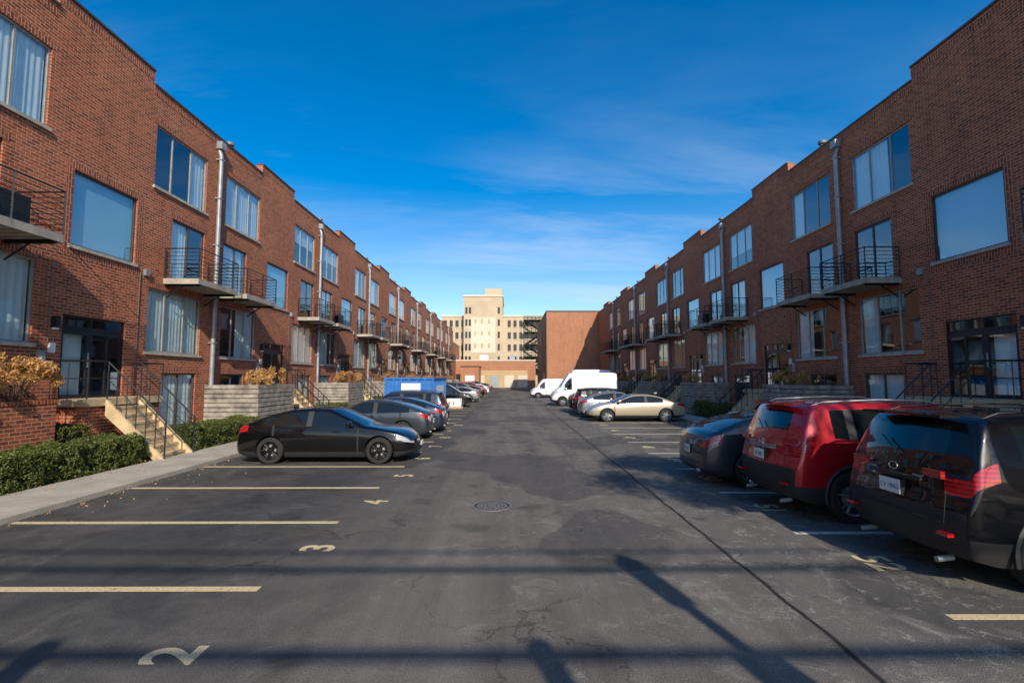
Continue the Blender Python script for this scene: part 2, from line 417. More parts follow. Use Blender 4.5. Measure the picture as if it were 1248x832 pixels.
            fr.box(X(-.04),X(-.01),ya+.86,ya+.89,za+.85,za+1.25,'galv')
    for k in range(kmin,kmax+1):
        c=yp0+P*k
        if c<ystart+3: continue
        pipe.tube((X(.14),c,.3),(X(.14),c,11.15),.085,'galv',12)
        pipe.tube((X(.14),c,11.15),(X(.03),c,11.5),.085,'galv',12)
        pipe.box(X(.01),X(.24),c-.15,c+.15,11.45,11.75,'galv')
        pipe.tube((X(.14),c,.32),(X(.4),c,.14),.075,'galv',12)
        for z in (1.6,3.6,5.5,7.5,9.4,11): pipe.box(X(.0),X(.235),c-.10,c+.10,z,z+.05,'galv')
        for a,bb in ((-2.7,-.35),(.35,2.75)):
            y0=c+a; y1=c+bb; D=1.2
            bal.box(X(.01),X(D),y0,y1,5.50,5.62,'concrete'); bal.box(X(.01),X(D+.02),y0-.02,y0-.001,5.44,5.63,'concrete'); bal.box(X(.01),X(D+.02),y1+.001,y1+.02,5.44,5.63,'concrete')
            bal.box(X(D+.002),X(D+.02),y0,y1,5.44,5.63,'concrete')
            for i in range(1,8): bal.box(X(.01),X(D-.02),y0+(y1-y0)*i/8-.02,y0+(y1-y0)*i/8+.02,5.45,5.498,'stone')
            for yy in (y0+.15,y1-.15):
                bal.box(X(.01),X(D-.02),yy-.035,yy+.035,5.38,5.498,'black')
                bal.bar((X(.02),yy,5.0),(X(.6),yy,5.40),.04,'black')
            for yy in (y0,y1,(y0+y1)/2): bal.bar((X(D),yy,5.5),(X(D),yy,6.68),.032,'black')
            for yy in (y0,y1): bal.bar((X(.03),yy,5.6),(X(.03),yy,6.68),.028,'black')
            for i in range(8):
                z=5.74+i*.133; r=.014 if i<7 else .03
                for yy in (y0,y1): bal.bar((X(.02),yy,z),(X(D),yy,z),r,'black')
                bal.bar((X(D),y0,z),(X(D),y1,z),r,'black')
        if k%2==1 or k==-1:
            bal.box(X(.45),X(.85),c+1.5,c+2.3,5.66,6.35,'black'); bal.lathe([(0,.26),(.02,.24),(.02,.001)],(X(.65),c+1.48,6.0),'Y','plastic',20)
        a0,a1=c-6.6,c-3.85; s0,s1=c-6.0,c-4.75
        st.box(X(.004),X(1.02),a0,a1,1.52,1.695,'tanconc')
        st.box(X(.004),X(.95),a0+.06,a1-.06,.05,1.515,'brick')
        n=8; run=.2; rise=1.69/(n+.0)
        for i in range(n-1):
            z=1.69-rise*(i+1); st.box(X(1.03+run*i),X(1.03+run*(i+1)+.02),s0+.08,s1-.08,z-.06,z,'tanconc')
            st.box(X(1.03+run*(i+1)-.01),X(1.03+run*(i+1)+.005),s0+.08,s1-.08,z-rise,z-.061,'tanconc')
        d1=1.03+run*n
        for yy in (s0,s1-.075):
            q=[(1.02,1.69),(1.02,1.25),(d1-.25,.06),(d1,.06),(d1,.12)]
            for y2 in (yy,yy+.075): st.face([(X(d),y2,z) for d,z in q],'tanconc')
            for (da,za_),(db,zb_) in zip(q,q[1:]+q[:1]):
                st.face([(X(da),yy,za_),(X(db),yy,zb_),(X(db),yy+.075,zb_),(X(da),yy+.075,za_)],'tanconc')
        for yy in (s0+.035,s1-.035):
            for h,w in ((1.0,.035),(.55,.02)):
                st.bar((X(1.0),yy,1.69+h),(X(d1),yy,.12+h),w,'black')
                if yy<s0+.1: st.bar((X(1.0),yy,1.69+h),(X(1.0),a0+.03,1.69+h),w,'black')
                else: st.bar((X(1.0),yy,1.69+h),(X(1.0),a1-.03,1.69+h),w,'black')
            for i in range(7):
                d=1.02+(d1-1.02)*i/6; z=1.69-(1.57)*i/6
                st.bar((X(d),yy,z),(X(d),yy,z+1.0),.022 if i%6 else .035,'black')
        for yy in (a0+.03,a1-.03):
            for h,w in ((1.0,.035),(.55,.02)): st.bar((X(.03),yy,1.69+h),(X(1.0),yy,1.69+h),w,'black')
            for d in (.05,.5,1.0): st.bar((X(d),yy,1.6),(X(d),yy,2.69),.025,'black')
        misc.box(X(.0),X(.14),c-6.62,c-6.5,3.55,3.85,'black'); misc.box(X(.02),X(.12),c-6.61,c-6.51,3.50,3.549,'curtain')
        misc.box(X(.0),X(.05),c-6.66,c-6.5,2.9,3.15,'white'); misc.box(X(.0),X(.08),c-6.95,c-6.78,2.55,2.95,'galv')
        y0,y1=(c-1.6,c+2.9) if k<=-1 else (c-.2,c+2.9)
        if k<=-1:
            misc.box(X(.004),X(1.2),y0,y1,.03,1.66,'brick'); misc.box(X(.003),X(1.215),y0-.015,y1+.015,1.661,1.74,'soldier')
        else:
            D=2.1 if sgn>0 else 1.9
            for i in range(11):
                z=.08+i*.175; j=rnd.uniform(-.012,.012); q=rnd.uniform(-.01,.01)
                misc.box(X(.02),X(D+j),y0+j,y0+.04+j,z+q,z+.145+q,'slat'); misc.box(X(D-.04+j),X(D+j),y0+.045,y1,z+q,z+.145+q,'slat'); misc.box(X(.02),X(D),y1,y1+.04,z,z+.145,'slat')
            for d in (.05,D*.5,D-.09): misc.box(X(d),X(d+.08),y0+.045,y0+.12,.05,1.98,'slat')
            misc.box(X(.06),X(D-.06),y0+.13,y1-.03,.05,1.8,'soil')
        for yy,h in ((c+2.3,12.7),(c-1.9,12.45)):
            misc.tube((X(-.9),yy,11.4),(X(-.9),yy,h),.11,'iron',12); misc.tube((X(-.9),yy,h+.06),(X(-.9),yy,h+.18),.18,'iron',12)
            misc.tube((X(-.9),yy,h),(X(-.9),yy,h+.06),.06,'iron',8)
    for k in range(max(kmin,-1),kmax+1):
        c=yp0+P*k
        misc.tube((X(.02),c-3.75,2.4),(X(.02),c-3.75,5.6),.012,'iron',6)
        misc.box(X(0),X(.09),c-3.6,c-3.42,5.55,5.75,'galv')
        misc.tube((X(.02),c-6.7,3.1),(X(.02),c-6.7,5.3),.012,'iron',6)
    wall.obj('walls',root); trim.obj('lintels_sills_coping',root); fr.obj('window_frames',root); gl.obj('window_glass',root)
    cu.obj('curtains',root); bal.obj('balconies',root); st.obj('entrance_stairs',root); pipe.obj('downspouts',root,smooth=True); misc.obj('roof_planters_fittings',root)
    return root
terrace('brick_apartment_terrace',1,-11.8,19.1,-2,7,-2.5,101,3)
terrace('brick_apartment_terrace',-1,13.2,18.8,-2,4,-2.5,71.9,5)

e=empty('brick_warehouse'); b=MB()
b.box(5.5,26,72,96,0,12.1,'brick_far'); b.box(5.43,26.05,71.93,96.05,12.1,12.3,'coping'); 
b.obj('walls',e)
b=MB(); b.box(5.45,5.498,76,79,.1,3.0,'galv'); b.box(5.45,5.498,84,86,4.5,6.5,'frame'); b.box(5.45,5.498,84,86,8,10,'frame'); b.obj('doors_windows',e)

# ------------------------------------------------------------------ far buildings
M['cream']=simple('cream_render',(.50,.40,.27),.9,var=.12,scale=.3); M['cream2']=simple('cream_panel',(.62,.54,.42),.9,var=.08,scale=.5)
M['tanwall']=simple('tan_wall',(.50,.34,.18),.9,var=.12,scale=.5); M['wind']=simple('dark_window',(.03,.035,.04),.15)
e=empty('cream_apartment_block'); b=MB(); w=MB()
b.box(-17.5,14,125,150,0,18.0,'cream'); b.box(-17.7,14.2,124.8,150.2,18.0,18.4,'cream2')
b.box(-11.6,-1.8,122,140,0,22.8,'cream'); b.box(-11.8,-1.6,121.8,140.2,22.8,23.2,'cream2'); b.box(-6.4,-2.0,126,136,23.2,25.6,'cream')
b.box(-9.8,-3.6,121.90,121.998,8.5,17.5,'cream2')
b.obj('walls',e)
for fl in range(5):
    z=3.0+fl*3.1
    for i in range(22):
        x=-17+i*1.5
        if -12.2<x<-1.5: continue
        w.box(x,x+.8,124.9,124.995,z,z+1.7,'wind'); w.box(x-.1,x+.9,124.85,124.89,z-.15,z-.02,'cream2')
for fl in range(6):
    z=3.0+fl*3.1
    for x in (-11.2,-10.3,-3.0): w.box(x,x+.55,121.9,121.995,z,z+1.6,'wind')
    for x in (-8.9,-7.2,-5.4):
        if fl in (2,3,4): w.box(x,x+.5,121.84,121.895,z+.6,z+1.7,'tanwall')
w.obj('windows',e)
b=MB()
for i in range(5):
    z=4.5+i*3.1
    b.box(3.6,8.8,122.6,124.8,z,z+.2,'black')
    if i<4:
        if i%2==0: b.bar((4.0,122.8,z),(8.4,122.8,z+3.0),.35,'black')
        else: b.bar((8.4,122.8,z),(4.0,122.8,z+3.0),.35,'black')
    for h in (.5,1.0): b.bar((3.6,122.6,z+h),(8.8,122.6,z+h),.10,'black')
    for x in (3.6,4.6,5.6,6.6,7.6,8.8): b.bar((x,122.6,z),(x,122.6,z+1.0),.09,'black')
for x in (3.6,8.8): b.bar((x,122.6,0),(x,122.6,17.8),.12,'black')
b.obj('fire_escape',e)
e=empty('low_garage_building'); b=MB()
b.box(-13,6,113,119,0,6.2,'brick_far'); b.box(-13.1,6.1,112.9,119.1,6.2,6.5,'cream2'); b.box(-9,4.2,112.8,112.99,0,4.0,'tanwall')
for x in (-8,-4.6,-1.2,1.9): b.box(x,x+2.2,112.7,112.79,.1,2.9,'cream2' if x!=-4.6 else 'galv')
b.box(-12.4,-10,112.9,112.99,1,3.2,'wind'); b.box(-7,-5,114,117,6.5,7.6,'white'); b.box(0,1.2,114,116,6.5,7.8,'galv')
b.obj('walls_doors',e)
e=empty('garage_annexe'); b=MB(); b.box(-10.5,-6.5,104,110,0,4.6,'brick_far'); b.box(-10.6,-6.4,103.9,110.1,4.6,4.85,'coping'); b.box(-9.5,-7.5,103.9,103.99,.1,2.8,'white'); b.obj('walls',e)
e=empty('brick_corner_building'); b=MB(); b.box(-24,-12.5,104,121,0,10,'brick_far'); b.box(-24.1,-12.4,103.9,121.1,10,10.3,'cream2'); b.obj('walls',e)
for (x0,x1,y0,y1,h) in ((15,40,130,160,15),(-60,-26,130,160,12)):
    e=empty('city_block_building'); b=MB(); b.box(x0,x1,y0,y1,0,h,'brick_far'); b.box(x0-.1,x1+.1,y0-.1,y1+.1,h,h+.3,'coping'); b.obj('walls',e)

# ------------------------------------------------------------------ cars
C=[-1,-.72,-.28,.28,.72,1]
def ip(x,pts): return float(np.interp(x,[p[0] for p in pts],[p[1] for p in pts]))
SPEC={}
SPEC['sedan']=dict(L=4.84,top=[(-2.42,.95),(-2.34,1.05),(-2.08,1.11),(-1.5,1.30),(-.95,1.43),(-.4,1.465),(-.05,1.455),(.12,1.42),(1.0,1.02),(1.3,.97),(2.0,.86),(2.28,.76),(2.42,.65)],
 belt=[(-2.42,.89),(-2.34,.98),(-2.08,1.02),(1.0,.93),(1.3,.89),(2.0,.78),(2.28,.69),(2.42,.59)],
 wid=[(-2.42,.78),(-2.34,.85),(-2.1,.895),(-1.6,.92),(1.6,.92),(2.05,.88),(2.28,.80),(2.42,.66)],
 xs=[-2.42,-2.37,-2.28,-2.08,-1.85,-1.68,-1.5,-1.2,-.95,-.65,-.48,-.39,-.05,.12,.45,.80,1.0,1.3,1.65,2.0,2.2,2.34,2.42],
 zb=.17,zl=.28,zm=.60,sh=.15,rear=(-2.08,-.95),wind=(.12,1.0),side=(-1.68,.80),pil=[(-.48,-.39)],seams=[-1.34,.88],wx=(1.44,-1.42),wr=.345,crown=.035,tum=.45,gd=.05,clad=False)
SPEC['suv']=dict(L=4.6,top=[(-2.30,1.14),(-2.27,1.25),(-2.06,1.62),(-1.98,1.71),(-1.85,1.74),(-.9,1.77),(.1,1.76),(.42,1.70),(1.20,1.20),(1.42,1.15),(2.0,1.07),(2.2,.97),(2.30,.84)],
 belt=[(-2.30,1.10),(-2.27,1.20),(-1.98,1.28),(-1.5,1.21),(-.8,1.15),(1.15,1.08),(1.42,1.07),(2.0,.97),(2.2,.88),(2.30,.78)],
 wid=[(-2.30,.88),(-2.24,.92),(-2.0,.935),(1.6,.93),(2.0,.89),(2.2,.80),(2.30,.70)],
 xs=[-2.30,-2.28,-2.23,-2.15,-2.06,-1.98,-1.85,-1.62,-1.30,-1.22,-.9,-.6,-.24,-.14,.1,.42,.75,1.0,1.20,1.42,1.7,2.0,2.14,2.25,2.30],
 zb=.25,zl=.50,zm=.80,sh=.17,rear=(-2.24,-2.05),wind=(.42,1.20),side=(-1.70,1.0),pil=[(-.24,-.14),(-1.30,-1.22)],seams=[-1.02,1.10],wx=(1.36,-1.33),wr=.375,crown=.03,tum=.30,gd=.07,clad=True)
SPEC['coupe']=dict(L=4.84,top=[(-2.42,.90),(-2.34,.98),(-1.75,1.04),(-1.05,1.30),(-.65,1.37),(0,1.38),(.22,1.35),(1.15,.96),(1.5,.92),(2.1,.80),(2.32,.70),(2.42,.60)],
 belt=[(-2.42,.84),(-2.34,.92),(-1.75,.96),(1.2,.88),(1.5,.85),(2.1,.73),(2.32,.63),(2.42,.54)],
 wid=SPEC['sedan']['wid'],xs=[-2.42,-2.37,-2.28,-2.0,-1.75,-1.5,-1.25,-1.05,-.65,-.50,-.42,-.1,.22,.6,.98,1.15,1.5,1.8,2.1,2.26,2.37,2.42],
 zb=.20,zl=.30,zm=.58,sh=.14,rear=(-1.75,-.65),wind=(.22,1.15),side=(-1.25,.98),pil=[(-.5,-.42)],seams=[1.06],wx=(1.42,-1.38),wr=.325,crown=.04,tum=.5,gd=.05,clad=False)
SPEC['van']=dict(L=5.4,top=[(-2.7,2.46),(-2.66,2.54),(-1,2.58),(.9,2.56),(1.2,2.48),(1.95,1.45),(2.2,1.32),(2.5,1.17),(2.64,1.05),(2.7,.95)],
 belt=[(-2.7,1.25),(1.8,1.22),(1.95,1.22),(2.2,1.18),(2.5,1.06),(2.64,.95),(2.7,.85)],
 wid=[(-2.7,.96),(-2.62,.985),(1.9,.985),(2.4,.94),(2.6,.87),(2.7,.80)],
 xs=[-2.7,-2.68,-2.6,-2.2,-1.6,-.9,-.4,.2,.8,.95,1.2,1.6,1.95,2.2,2.4,2.55,2.65,2.7],
 zb=.25,zl=.42,zm=.8,sh=.16,rear=(9,9),wind=(1.2,1.95),side=(.95,1.6),pil=[],seams=[-.6,.85],wx=(1.75,-1.6),wr=.34,crown=.05,tum=.07,gd=.30,clad=True)

def make_wheel(r, rim):
    b=MB(); w=.22
    b.lathe([(-w/2,r*.68),(-w/2,r*.92),(-w/2+.03,r),(w/2-.03,r),(w/2,r*.92),(w/2,r*.70)],(0,0,0),'Y','rubber',32)
    b.lathe([(w/2-.005,r*.70),(w/2-.02,r*.65),(w/2-.09,r*.62),(w/2-.10,0.001)],(0,0,0),'Y',[rim,rim,'plastic'],32)
    b.lathe([(w/2-.095,r*.42),(w/2-.085,r*.41),(w/2-.085,.05)],(0,0,0),'Y','galv',24)
    b.lathe([(w/2-.10,.10),(w/2-.02,.07),(w/2-.015,.001)],(0,0,0),'Y',rim,16)
    for k in range(5):
        for off in (-.13,.13):
            a=2*math.pi*k/5; q0=a+off*.9; q1=a+off*1.5
            p0=Vector((.05*math.cos(q0),w/2-.04,.05*math.sin(q0))); p1=Vector((r*.66*math.cos(q1),w/2-.03,r*.66*math.sin(q1)))
            b.tube(p0,p1,.019,rim,6,.022)
    b.lathe([(-w/2,r*.66),(-w/2+.02,.001)],(0,0,0),'Y','plastic',24)
    o=b.obj('wheel_src',smooth=True); me=o.data; bpy.data.objects.remove(o); return me
WH={}
PLT=simple('plate_blue',(.03,.05,.16),.5)
def car(name, kind, paint, loc, rz, scale=(1,1,1), rim='rimsilver', detail=True):
    sp=SPEC[kind]; L2=sp['L']/2
    xs=list(sp['xs'])
    for q in sp['seams']: xs += [q-.006,q+.006]
    xs=sorted(xs); Sn=len(xs)
    def rows(x):
        zt=ip(x,sp['top']); zbelt=min(ip(x,sp['belt']),zt-.02); w=ip(x,sp['wid'])
        cr=sp['crown']; z6=zt-cr
        if z6<zbelt+.02: z6=zbelt+.015
        z5=max(zbelt+.008,z6-sp['gd'])
        endw=min(1,max(0,(abs(x)-(L2-.35))/.35))
        zb=sp['zb']+.07*endw
        y4=w*.955; y5=y4-.012-(z5-zbelt)*sp['tum']; y6=y5-.045-(.03 if z6-z5>.03 else 0)
        return [(w*.90,zb),(w*.985,sp['zl']+.02*endw),(w,sp['zm']-.02*endw),(w*.99,zbelt-sp['sh']),(y4,zbelt),(y5,z5),(y6,z6)]
    dxr=[.07,0,0,.03,.06,.07,.08] if kind!='van' else [.05,0,0,.0,.01,.01,.02]
    if kind=='suv': dxr=[.05,-.03,-.02,.04,.07,.07,.08]
    dxf=[.08,0,.0,.05,.09,.10,.12]
    idx={}; V=[]
    def vid(s,r,c):
        if (s,r,c) in idx: return idx[(s,r,c)]
        x=xs[s]; y,z=rows(x)[r]; f=C[c]
        wf=min(1,max(0,(x-(L2-1.1))/1.1)); wr=min(1,max(0,(-x-(L2-.9))/.9))
        xx=x-dxf[r]*wf**2+dxr[r]*wr**2-.12*wf*(f*f)*1.0+({'van':.01,'suv':.12}.get(kind,.07))*wr*(f*f)
        if sp['wind'][0]-.01<x<sp['wind'][1]+.01 and r==6: xx+=.05*(1-f*f)
        if r==6: z+=sp['crown']*(1-f*f)
        idx[(s,r,c)]=len(V); V.append((xx,f*y,z)); return idx[(s,r,c)]
    F=[];MI=[]
    def add(q,m): F.append(q); MI.append(m)
    for s in range(Sn-1):
        xm=(xs[s]+xs[s+1])/2; seam=(xs[s+1]-xs[s])<.013
        for r in range(6):
            m=0
            if r==0: m=2
            if r==4 and sp['side'][0]<xm<sp['side'][1]:
                m=1
                if any(a<xm<b_ for a,b_ in sp['pil']): m=2
            if seam and 0<r<4: m=5
            if r==3 and xm<-L2+.30 and kind!='van': m=3
            if r==3 and xm>L2-.42: m=4
            if kind=='van' and r in(2,3) and xm<-L2+.04: m=3
            for c in (0,5):
                add((vid(s,r,c),vid(s+1,r,c),vid(s+1,r+1,c),vid(s,r+1,c)),m)
        for c in range(5):
            m=0
            if sp['wind'][0]<xm<sp['wind'][1]: m=1
            if sp['rear'][0]<xm<sp['rear'][1] and (kind!='suv' or 0<c<4): m=1
            add((vid(s,6,c),vid(s+1,6,c),vid(s+1,6,c+1),vid(s,6,c+1)),m)
            add((vid(s,0,c),vid(s+1,0,c),vid(s+1,0,c+1),vid(s,0,c+1)),2)
    for s in (0,Sn-1):
        for r in range(6):
            for c in range(5):
                m=0
                if s==0:
                    if r==0 or (r==1 and kind=='suv'): m=2
                    if r==3 and c in(0,4): m=3
                else:
                    if r==0: m=2
                    if r==1 and c in(1,2,3): m=2
                    if r==2 and c in (1,2,3): m=2 
                    if r==3 and c in(0,4): m=4
                add((vid(s,r,c),vid(s,r,c+1),vid(s,r+1,c+1),vid(s,r+1,c)),m)
    me=bpy.data.meshes.new('body'); me.from_pydata(V,[],F)
    mats=[PAINT[paint],M['cglass'],M['plastic'],M['tail'],M['head'],M['rubber']]
    for mm in mats: me.materials.append(mm)
    me.polygons.foreach_set('material_index',MI)
    bm=bmesh.new(); bm.from_mesh(me); bm.verts.ensure_lookup_table()
    bmesh.ops.recalc_face_normals(bm,faces=bm.faces)
    cl=bm.edges.layers.float.new('crease_edge')
    inv={v:k for k,v in idx.items()}
    vn=kind=='van'
    for ed in bm.edges:
        a=inv[ed.verts[0].index]; b_=inv[ed.verts[1].index]
        if a[1]==b_[1] and a[0]!=b_[0]:
            if a[1]==4: ed[cl]=.6
            if a[1]==6 and a[2] in(0,5) and b_[2]==a[2]: ed[cl]=.5
            if a[1]==0 and a[2] in(0,5): ed[cl]=.6
            if a[1]==5: ed[cl]=.45
            if a[1]==3: ed[cl]=.35
            if a[1]==2: ed[cl]=.2
        if a[0]==b_[0]==0 and a[1]==b_[1] and kind=='suv' and a[1] in (2,3,4): ed[cl]=.5
        if a[0]==b_[0] and a[0] in (0,) and (a[2]==b_[2] and a[2] in (0,5) or a[1]==b_[1]==6): ed[cl]=.6 if vn else .3
        if a[0]==b_[0] and a[1]==b_[1]==6:
            x=xs[a[0]]
            if min(abs(x-sp['wind'][0]),abs(x-sp['wind'][1]),abs(x-sp['rear'][0]),abs(x-sp['rear'][1]))<.015: ed[cl]=.5
    bm.to_mesh(me); bm.free()
    o=bpy.data.objects.new('body',me); COL.objects.link(o)
    md=o.modifiers.new('s','SUBSURF'); md.levels=2; md.render_levels=2
    cb=MB()
    for mm in mats: cb.mi(mm)
    for wx in sp['wx']:
        cb.tube((wx,-1.3,sp['wr']+.005),(wx,1.3,sp['wr']+.005),sp['wr']+.05,mats[5],36)
    cut=cb.obj('cut'); bmx=bmesh.new(); bmx.from_mesh(cut.data); bmesh.ops.recalc_face_normals(bmx,faces=bmx.faces); bmx.to_mesh(cut.data); bmx.free()
    bo=o.modifiers.new('b','BOOLEAN'); bo.object=cut; bo.operation='DIFFERENCE'; bo.solver='EXACT'
    dg=bpy.context.evaluated_depsgraph_get(); nm=bpy.data.meshes.new_from_object(o.evaluated_get(dg))
    bpy.data.objects.remove(cut); o.modifiers.clear(); o.data=nm
    nm.polygons.foreach_set('use_smooth',[True]*len(nm.polygons)); nm.set_sharp_from_angle(angle=math.radians(40))
    root=empty(name,(loc[0],loc[1],0),rz); root.scale=scale
    o.parent=root
    key=(sp['wr'],rim)
    if key not in WH: WH[key]=make_wheel(sp['wr'],rim)
    hw=ip(0,sp['wid'])
    for i,wx in enumerate(sp['wx']):
        for sg in (1,-1):
            wo=bpy.data.objects.new('wheel',WH[key]); COL.objects.link(wo); wo.parent=root
            wo.location=(wx,sg*(hw-.115),sp['wr']); wo.rotation_euler=(0,random.random()*3,0 if sg>0 else math.pi)
    d=MB()
    P=PAINT[paint]
    zb_=ip(0,sp['belt'])
    cow=sp['side'][1]
    for sg in (1,-1):
        d.tube((cow-.10,sg*(hw*.93),zb_+.02),(cow-.12,sg*(hw+.06),zb_+.07),.02,'plastic',6)
        d.lathe([(-.10,.001),(-.09,.05),(-.02,.075),(.07,.07),(.10,.001)],(cow-.12,sg*(hw+.12),zb_+.10),'Y',P,12)
        if kind!='van':
            for hx in ((-.55,.42) if kind=='sedan' else ((-.42,.68) if kind=='suv' else (-.2,))):
                z=ip(hx-.1,sp['belt'])-.10
                d.tube((hx-.19,sg*(hw+.012),z),(hx,sg*(hw+.012),z),.014,P,8)
                for q in (-.18,-.01): d.tube((hx+q,sg*(hw*.96),z),(hx+q,sg*(hw+.012),z),.012,P,6)
        if kind=='suv':
            pr=[(-1.80,1.69),(-1.6,1.755),(-.7,1.79),(.05,1.78),(.36,1.70)]
            yy=sg*(hw*.955-.012-.50*.30-.07)
            for (a,za),(b_,zb2) in zip(pr[:-1],pr[1:]): d.tube((a,yy,za),(b_,yy,zb2),.012,'black' if paint!='red' else 'galv',8)
        if sp['clad']:
            for wx in sp['wx']:
                R=sp['wr']+.068; n=16; pv=None
                for i in range(n+1):
                    t=math.radians(-12)+math.radians(204)*i/n
                    p=(wx+R*math.cos(t),sg*(hw-.016),sp['wr']+.005+R*math.sin(t))
                    if pv: d.tube(pv,p,.030,'plastic',6)
                    pv=p
            d.box(sp['wx'][1]+.45,sp['wx'][0]-.45,sg*(hw*.95),sg*(hw+.004),sp['zb']+.02,sp['zl']+.03,'plastic')
    if kind=='suv':
        d.box(-2.17,-1.94,-.58,.58,1.70,1.73,P); d.box(-2.178,-2.171,-.2,.2,1.705,1.722,'tail')
        d.tube((-2.225,.0,1.30),(-2.15,.28,1.44),.009,'plastic',6)
        for sg in (1,-1):
            d.box(-2.33,-2.26,sg*.62,sg*.76,.53,.565,'tail'); d.tube((-2.28,sg*.55,.25),(-2.10,sg*.55,.27),.03,'galv',10)
            d.box(-2.272,-2.225,sg*.42,sg*.66,1.085,1.16,'tail')
            d.tube((-2.30,sg*.69,.66),(-2.245,sg*.68,.98),.005,'rubber',4)
        d.tube((-2.318,-.66,.66),(-2.318,.66,.66),.006,'rubber',4)
        d.box(-2.295,-2.22,-.36,.36,1.015,1.045,'galv' if paint=='red' else 'plastic')
        for i in range(20):
            a=2*math.pi*i/20; a2=2*math.pi*(i+1)/20
            d.tube((-2.262,.065*math.cos(a),1.12+.04*math.sin(a)),(-2.262,.065*math.cos(a2),1.12+.04*math.sin(a2)),.006,'rimsilver',5)
        d.box(-2.27,-2.24,.28,.40,1.06,1.075,'rimsilver'); d.box(-2.27,-2.24,-.40,-.28,1.06,1.075,'rimsilver')
    if kind in('sedan','coupe'):
        d.box(-1.20,-1.06,-.015,.015,1.36,1.43,P)
        for sg in (1,-1): d.tube((-2.42,sg*.5,.28),(-2.2,sg*.5,.29),.035,'galv',10)
    pz={'suv':.90,'sedan':.66,'coupe':.62,'van':.75}[kind]; px=-L2-(.012 if kind=='suv' else .004)
    d.box(px-.012,px,-.155,.155,pz-.078,pz+.078,'white')
    d.box(L2-.01,L2+.006,-.155,.155,.40,.52,'white')
    d.box(px-.004,px+.06,-.168,.168,pz-.09,pz+.09,'black')
    d.obj('trim',root,smooth=True)
    if detail:
        text_mesh('plate_characters','AK 4827' if paint=='red' else 'CV 19063',.075,PLT,(px-.0135,0,pz-.008),(math.pi/2,0,-math.pi/2),root,.9,.0005)
    return root

car('parked_sedan','sedan','black',(-4.88,13.85),0,(1,1,1),'rimdark')
car('parked_sedan','sedan','grey',(-5.3,18.6),math.pi,(1,1,1))
car('parked_sedan','sedan','blue',(-5.1,21.0),math.pi,(1,1,1.0))
car('parked_suv','suv','grey',(-5.2,23.4),math.pi,(1,1,.93),detail=False)
car('parked_suv','suv','black',(6.98,6.05),0,(1.0,1.02,1.06),'rimdark')
car('parked_suv','suv','red',(6.68,8.6),0,(1.0,1.02,1.06))
car('parked_sedan','sedan','grey',(6.42,11.05),0,(1.0,1,1.06))
car('parked_coupe','coupe','beige',(6.55,26.0),math.pi,(1.08,1,1.04))
car('parked_sedan','sedan','silver',(6.4,28.5),0,(1,1,1.02),detail=False)
car('parked_suv','suv','black',(6.3,31.0),0,(1,1,.92),detail=False)
car('parked_sedan','sedan','black',(6.4,33.6),0,(1,1,1.05),detail=False)
car('parked_van','van','white',(6.0,40.2),math.pi,(1,1,1.06),detail=False)
car('parked_van','van','white',(7.6,50.2),math.pi,(1.0,1.1,1.22),detail=False)
car('parked_van','van','white',(5.0,56.2),math.pi,(1,1,.85),detail=False)
car('parked_suv','suv','blue',(5.6,62.5),0,detail=False)
for i,(yy,kd,pc) in enumerate(((37.8,'suv','black'),(45,'sedan','silver'),(49.8,'suv','blue'),(54.6,'sedan','black'),(61.8,'suv','red'),(66.6,'sedan','white'),(73.8,'suv','black'),(81,'sedan','grey'))):
    car('parked_'+kd,kd,pc,(-5.2,yy+1.2),math.pi if i%2 else 0,detail=False)

def blue_container():
    m=simple('container_blue',(.02,.15,.46),.5,var=.2,scale=2); M['cblue']=m
    e=empty('blue_dumpster',(-5.75,0,0)); b=MB(); x0,x1,y0,y1=-1.35,1.35,28,33.2; z0,z1=.18,2.2
    b.box(x0,x1,y0,y1,z0,z1-.03,'cblue')
    for x in np.arange(x0,x1+.01,.45): b.box(x-.05,x+.05,y0-.07,y0-.001,z0,z1,'cblue')
    for yy in np.arange(y0,y1+.01,.52):
        b.box(x1+.001,x1+.07,yy-.05,yy+.05,z0,z1,'cblue'); b.box(x0-.07,x0-.001,yy-.05,yy+.05,z0,z1,'cblue')
    b.box(x0-.09,x1+.09,y0-.09,y0+.06,z1-.02,z1+.08,'cblue'); b.box(x1-.06,x1+.09,y0+.061,y1,z1-.02,z1+.08,'cblue'); b.box(x0-.09,x0+.06,y0+.061,y1,z1-.02,z1+.08,'cblue')
    b.box(x0+.1,x1-.1,y0+.1,y1-.1,z1-.029,z1+.02,'rubber')
    b.box(-.45,.65,y0-.085,y0-.072,1.25,1.95,'white'); b.box(x1+.072,x1+.08,29.0,32,.9,1.8,'white')
    for x in (x0+.2,x1-.2):
        for yy in (y0+.3,y1-.3): b.lathe([(-.08,.001),(-.08,.13),(.08,.13),(.08,.001)],(x,yy,.13),'Y','rubber',12)
    b.obj('bin',e,bevel=.01)
blue_container()
for px,py in ((-4.1,36.3),(-5.9,36.0)):
    e=empty('pallet_of_sacks',(px,py,0)); b=MB()
    for i in range(5): b.box(-.6+i*.26,-.45+i*.26,-.5,.5,.11,.13,'tanwall')
    for yy in (-.45,0,.4): b.box(-.6,.6,yy,yy+.07,0,.109,'tanwall')
    for l in range(4):
        for i in range(2):
            for j in range(2):
                jx=random.uniform(-.03,.03); b.box(-.56+i*.56+jx,-.03+i*.56+jx,-.46+j*.47,-.02+j*.47,.135+l*.15,.28+l*.15,'white')
    b.obj('stack',e,bevel=.05)

